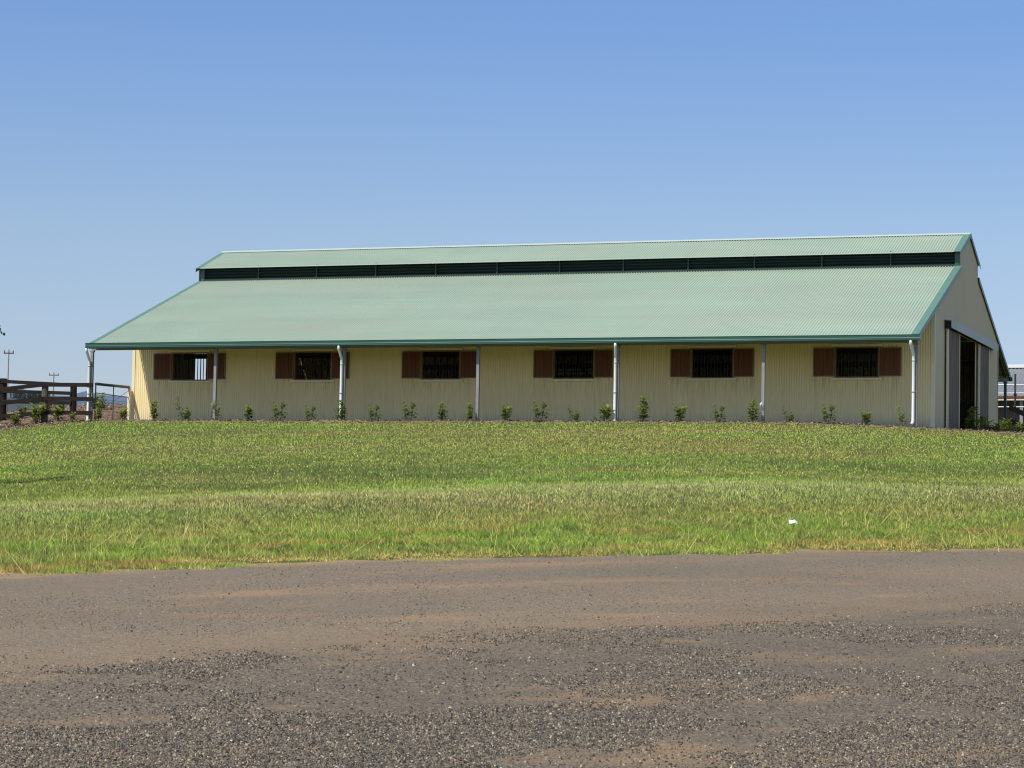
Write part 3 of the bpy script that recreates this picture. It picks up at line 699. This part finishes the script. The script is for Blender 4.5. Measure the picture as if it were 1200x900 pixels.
TX, TY = 21.27, -42.40; tg = hz(TX, TY)
tree = thing('tree', 'leafy tree whose dark outer leaves poke in at the left edge', 'tree', (TX, TY, tg))
mb = MB(); r2 = np.random.default_rng(5)
mb.tube([(TX, TY, tg-.3), (TX-.03, TY, tg+.6), (TX-.04, TY, tg+1.5), (TX+.02, TY+.03, tg+2.9)], [.09, .075, .065, .05], 10)
tips = []
for k in range(13):
    a = k*2.4; el = r2.uniform(.1, 1.2); L = r2.uniform(.8, 1.25); b = np.array([TX, TY, tg+r2.uniform(2.2, 3.2)])
    e = b+np.array([math.cos(a)*math.cos(el), math.sin(a)*math.cos(el), math.sin(el)])*L; m_ = (b+e)/2+r2.normal(0, .07, 3)
    mb.tube([b, m_, e], [.035, .022, .008], 6); tips.append((b, m_, e))
child(mb.obj('trunk', M['stem'], smooth=True), tree)
n = 2600; V = []; C = []
for k in range(n):
    b, m_, e = tips[r2.integers(len(tips))]; t_ = r2.random()**.6; p = (m_*(1-t_)+e*t_)+np.clip(r2.normal(0, .085, 3), -.13, .13)
    d = r2.normal(0, 1, 3); d /= np.linalg.norm(d); q = np.cross(d, r2.normal(0, 1, 3)); q /= np.linalg.norm(q); l = r2.uniform(.05, .095)
    V += [p, p+d*l*.5+q*l*.28, p+d*l, p+d*l*.5-q*l*.28]; C += [np.array([1, 1, 1])*r2.uniform(.5, 1.4)]*4
V = np.array(V); o = npmesh('crown', V, np.arange(len(V)).reshape(-1, 4), M['treeleaf'], col=np.array(C)); child(o, tree)

# litter on the lawn
LX, LY = 36.15, -48.05; lz = hz(LX, LY)
gx, gy = np.meshgrid(np.linspace(-.075, .075, 9), np.linspace(-.05, .05, 7)); gz = .045*fbm(gx*26+4, gy*26, 2)+.03*np.exp(-((gx-.02)/.03)**2)
gx = gx+.012*(fbm(gx*40, gy*40+7, 6)-.5); V = np.stack([gx.ravel(), gy.ravel(), gz.ravel()], 1); i = (np.arange(8)[None]+9*np.arange(6)[:, None]).ravel()
o = npmesh('paper_scrap', V, np.stack([i, i+1, i+10, i+9], 1), M['pvc']); o.scale = (.62, .62, .62); o.location = (LX, LY, lz+.055); o.rotation_euler = (.55, .12, .35)
so = o.modifiers.new('s', 'SOLIDIFY'); so.thickness = .003
tag(o, 'crumpled white scrap of paper lying on the lawn near the road', 'litter')

# ------------------------------------------------------------------ grass
CX, CY, YAW = 41.9514, -73.0556, .3463
def sample(n, d0, d1, half):
    D = 1/rng.uniform(1/d1, 1/d0, n); Lr = rng.uniform(-half, half, n)*D
    return CX-math.sin(YAW)*D+math.cos(YAW)*Lr, CY+math.cos(YAW)*D+math.sin(YAW)*Lr, D
DK_SHADE, BR = (.045, .062, .022), (.15, .105, .05)
PATCHES = [(24.7, -37.6, 2.6, 1.3, DK_SHADE, .8), (27.2, -36.2, 2.2, 1.6, DK_SHADE, .75), (30.6, -39.6, 1.9, 1.1, DK_SHADE, .7), (35.7, -36.4, 2.2, 1.5, DK_SHADE, .75), (32.4, -30.8, 3., 2.2, DK_SHADE, .5), (21.2, -36.2, 1.5, 1.2, DK_SHADE, .6),
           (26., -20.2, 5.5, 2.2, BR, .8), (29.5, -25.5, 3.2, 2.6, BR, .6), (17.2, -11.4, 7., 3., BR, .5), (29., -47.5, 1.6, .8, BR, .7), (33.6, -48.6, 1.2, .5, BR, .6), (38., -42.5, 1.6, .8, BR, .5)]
def lawn():
    n = 760000; x, y, D = sample(n, 15.5, 96, .31)
    u, v = uv(x, y)
    e = edge_line(u)+.8*sst(.60, .74, fbm(u*2.3+7, v*2.3, 77))
    n0 = fbm(u*3.1, v*3.1, 31)
    front = np.where(x < .3, bed_front(x), np.where(x > 29.6, 30., bed_front(x)))
    keep = (v < e+.10+(n0-.5)*1.7) & (y < front+.30+(n0-.5)*1.0)
    x, y, D, u, v, e = (q[keep] for q in (x, y, D, u, v, e)); n = len(x)
    n1 = fbm(u*.10+3, v*.22, 41, 5); n2 = fbm(u*.45, v*.8, 42, 4); n3 = fbm(u*2.4, v*2.4, 43, 3)
    A = lambda *c: np.array(c)[None]
    col = np.repeat(A(.105, .145, .030), n, 0)
    def blend(w, c):
        nonlocal col
        w = np.clip(w, 0, 1)[:, None]; col = col*(1-w)+A(*c)*w
    blend(sst(.46, .62, n1), (.095, .180, .024)); blend(.55*sst(.50, .66, fbm(u*.22+31, v*.30, 91, 4)), (.06, .085, .028)); blend(.5*sst(.55, .7, fbm(u*.5+11, v*.45, 92, 4)), (.19, .16, .07))
    blend(.8*sst(.52, .70, n2), (.125, .165, .035))
    far_ = sst(-22, -34, v)
    blend(far_*sst(.42, .62, fbm(u*.13, v*.4, 51, 4))*.7, (.165, .15, .058))
    blend(far_*sst(.5, .66, fbm(u*.2+9, v*.5, 52, 4))*.7, (.10, .20, .022))
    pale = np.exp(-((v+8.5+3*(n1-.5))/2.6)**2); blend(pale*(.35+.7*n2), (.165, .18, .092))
    dk_shade = np.exp(-((v+14.5+7*(n1-.5))/2.2)**2)+.7*np.exp(-((v+22+9*(n2-.5))/1.6)**2); dk_shade = dk_shade*(.25+.75*sst(.36, .58, fbm(u*.30+5, v*.4, 78))); blend(dk_shade*(.35+.65*sst(.32, .6, n2))*.85, (.042, .066, .020))  # darker bands: shade of the hollow behind the bank, painted into the blades
    for (bx, by, sl, sd_, c_, q_) in PATCHES:        # worn, thatchy spots; the dark ones paint in shade of the hollow
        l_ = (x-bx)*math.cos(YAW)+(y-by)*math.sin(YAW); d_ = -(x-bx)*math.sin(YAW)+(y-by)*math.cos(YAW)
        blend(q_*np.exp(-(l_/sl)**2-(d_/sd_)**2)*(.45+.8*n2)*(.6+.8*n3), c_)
    near = sst(-6.5, -3, v); blend(near*(.25+.4*sst(.42, .6, n2)), (.135, .165, .045)); blend(near*sst(.48, .64, n3)*.65, (.08, .155, .022)); blend(near*sst(.56, .7, fbm(u*5, v*3, 57, 3))*.6, (.05, .075, .025))
    blend(near*sst(.60, .74, fbm(u*.7+20, v*1.6, 55, 4))*.7, (.20, .125, .05))
    fr = sst(-.6, .05, v-e+(n2-.5)*1.6); blend(fr*.8, (.27, .205, .085))
    blend((rng.random(n) < .05+.05*far_+.05*pale+.025*near)*(.75-.4*far_), (.34, .30, .15))
    blend((rng.random(n) < .05)*.5, (.16, .26, .05))
    amp = (.38-.20*sst(-9, -16, v))[:, None]; col *= (1+amp*rng.uniform(-1, 1, (n, 1)))*(.72+.56*fbm(u*6, v*2.2, 58, 2))[:, None]
    tuft = sst(.5, .75, n3)
    h = .036-.010*sst(-9, -16, v)+.018*rng.random(n)+near*(.008+.05*tuft*rng.random(n))+.012*dk_shade
    h *= (1-.7*fr)*.86; tall = (rng.random(n) < .0022*near); h = np.where(tall, rng.uniform(.14, .26, n), h)
    col[tall] = np.array([.36, .33, .16])
    h *= 1+.006*np.clip(D-30, 0, 60)
    w = np.clip(.00034*D, .005, .03)*rng.uniform(.6, 1.3, n); w[tall] *= .6
    a = rng.uniform(0, 2*np.pi, n); b = rng.uniform(0, 2*np.pi, n); ln = h*np.abs(rng.normal(0, .8, n))*(1+.5*near); z = H(x, y)-.004
    dx, dy = np.cos(a)*w/2, np.sin(a)*w/2
    # root pair and a leaning tip
    V = np.stack([np.stack([x-dx, y-dy, z], 1), np.stack([x+dx, y+dy, z], 1), np.stack([x+np.cos(b)*ln, y+np.sin(b)*ln, z+h], 1)], 1)
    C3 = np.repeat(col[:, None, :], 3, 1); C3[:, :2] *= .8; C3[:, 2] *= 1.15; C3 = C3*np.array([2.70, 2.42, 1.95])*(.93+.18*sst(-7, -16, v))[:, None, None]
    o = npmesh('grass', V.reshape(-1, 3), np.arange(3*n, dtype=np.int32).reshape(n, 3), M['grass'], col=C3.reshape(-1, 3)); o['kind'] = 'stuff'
lawn()

# loose gravel lying on the road
def stones():
    n = 330000; x, y, D = sample(n, 8.6, 26, .28); u, v = uv(x, y)
    w = v+.17*u+.77; dens = np.where(w > 5.4+1.4*(fbm(u*.6, v*.6, 63)-.5), 1., .22)*np.where(v < .1, 0, 1)*np.where(fbm(u*1.2, v*1.2, 61) > .45, 1, .13)
    k = rng.random(n) < dens; x, y, D, u, v = (q[k] for q in (x, y, D, u, v)); n = len(x)
    base = np.array([[1,0,0],[0,1,0],[-1,0,0],[0,-1,0],[.5,.5,.75],[-.5,.5,.8],[-.5,-.5,.7],[.5,-.5,.78]], float)
    fc = np.array([[0,1,4,4],[1,2,5,5],[2,3,6,6],[3,0,7,7]])
    s = (rng.gamma(2.6, .0009, n)+.0028)*np.where(w[k] > 5.4, 1, .75); s = np.minimum(s, .0115)
    a = rng.uniform(0, 6.28, n); ca, sa = np.cos(a), np.sin(a)
    P = base[None]+rng.normal(0, .18, (n, 8, 3)); P[:, :4, 2] = -.25
    px = P[:, :, 0]*ca[:, None]-P[:, :, 1]*sa[:, None]*.75; py = P[:, :, 0]*sa[:, None]+P[:, :, 1]*ca[:, None]*.75
    V = np.stack([x[:, None]+px*s[:, None], y[:, None]+py*s[:, None], (H(x, y)+.027)[:, None]+P[:, :, 2]*s[:, None]*.9], 2)
    F = np.array([[0,1,5,4],[1,2,6,5],[2,3,7,6],[3,0,4,7],[4,5,6,7]])
    F = (np.arange(n)[:, None, None]*8+F[None]).reshape(-1, 4)
    pal = np.array([[.052,.047,.041],[.10,.089,.076],[.163,.144,.118],[.235,.20,.15],[.34,.262,.17],[.46,.41,.33]])
    c = pal[rng.choice(6, n, p=[.20, .27, .26, .17, .075, .025])]*rng.uniform(.8, 1.2, (n, 1))
    o = npmesh('gravel', V.reshape(-1, 3), F, M['chip'], col=np.repeat(c, 8, 0)); o['kind'] = 'stuff'
stones()
# dry stalks blown on to the road
n = 160; x, y, D = sample(n, 9.5, 24, .30); u, v = uv(x, y); k = v > 0; x, y, v = x[k], y[k], v[k]; n = len(x)
chips('dry_straw', x, y, H(x, y)+.034, rng.uniform(.02, .09, n), np.array([[.40, .32, .17]])*rng.uniform(.7, 1.2, (n, 1)), M['chip'], .08, .28)

# ------------------------------------------------------------------ light, sky, camera
SUN = Vector((-.47, -1.0, 1.6)).normalized()
sd = bpy.data.lights.new('sun', 'SUN'); sd.energy = 4.5; sd.angle = R(.53); sd.color = (1, .955, .88)
so = bpy.data.objects.new('sun', sd); COL.objects.link(so); so.rotation_euler = SUN.to_track_quat('Z', 'Y').to_euler(); so.location = (0, -40, 60)
W = bpy.data.worlds.new('World'); SC.world = W; W.use_nodes = True; t = W.node_tree; bg = t.nodes['Background']
sky = t.nodes.new('ShaderNodeTexSky'); sky.sky_type = 'NISHITA'; sky.sun_disc = False; sky.sun_elevation = math.asin(SUN.z); sky.sun_rotation = math.atan2(SUN.x, SUN.y)
sky.air_density = 1.0; sky.dust_density = .6; sky.ozone_density = 1.6; sky.altitude = 0
tc = t.nodes.new('ShaderNodeTexCoord'); sx = t.nodes.new('ShaderNodeSeparateXYZ'); t.links.new(tc.outputs['Generated'], sx.inputs[0])
rm = t.nodes.new('ShaderNodeValToRGB'); t.links.new(sx.outputs[2], rm.inputs[0]); cr = rm.color_ramp; cr.elements.new(.12); cr.elements.new(.21); cr.elements.new(.4)
for e_, (p_, c_) in zip(cr.elements, ((.03, (.70, .70, .90)), (.12, (.76, .78, .89)), (.21, (.65, .77, 1.0)), (.4, (1.0, 1.0, .98)), (1, (1.15, 1.05, .98)))): e_.position = p_; e_.color = (*c_, 1)
mm = t.nodes.new('ShaderNodeMix'); mm.data_type = 'RGBA'; mm.blend_type = 'MULTIPLY'; mm.inputs[0].default_value = 1; t.links.new(sky.outputs[0], mm.inputs[6]); t.links.new(rm.outputs[0], mm.inputs[7])
t.links.new(mm.outputs[2], bg.inputs[0]); bg.inputs[1].default_value = .134

YAWc, PIT, ROL, FPX = .3463, R(3.41888), .0179, 2790.85
cd = bpy.data.cameras.new('camera'); cam = bpy.data.objects.new('camera', cd); COL.objects.link(cam); SC.camera = cam
cd.sensor_width = 36; cd.lens = FPX*36/1200; cd.clip_end = 20000; cd.clip_start = .1
f0 = Vector((-math.sin(YAWc), math.cos(YAWc), 0)); r0 = Vector((math.cos(YAWc), math.sin(YAWc), 0)); z0 = Vector((0, 0, 1))
fw = f0*math.cos(PIT)+z0*math.sin(PIT); up = -f0*math.sin(PIT)+z0*math.cos(PIT)
rt2 = r0*math.cos(ROL)+up*math.sin(ROL); up2 = -r0*math.sin(ROL)+up*math.cos(ROL)
mtx = Matrix((rt2, up2, -fw)).transposed().to_4x4(); mtx.translation = (41.9514, -73.0556, -3.3703); cam.matrix_world = mtx
SC.view_settings.view_transform = 'Standard'; SC.view_settings.look = 'None'; SC.view_settings.exposure = 0; SC.view_settings.gamma = 1
SC.cycles.max_bounces = 8; SC.cycles.filter_width = 1.15
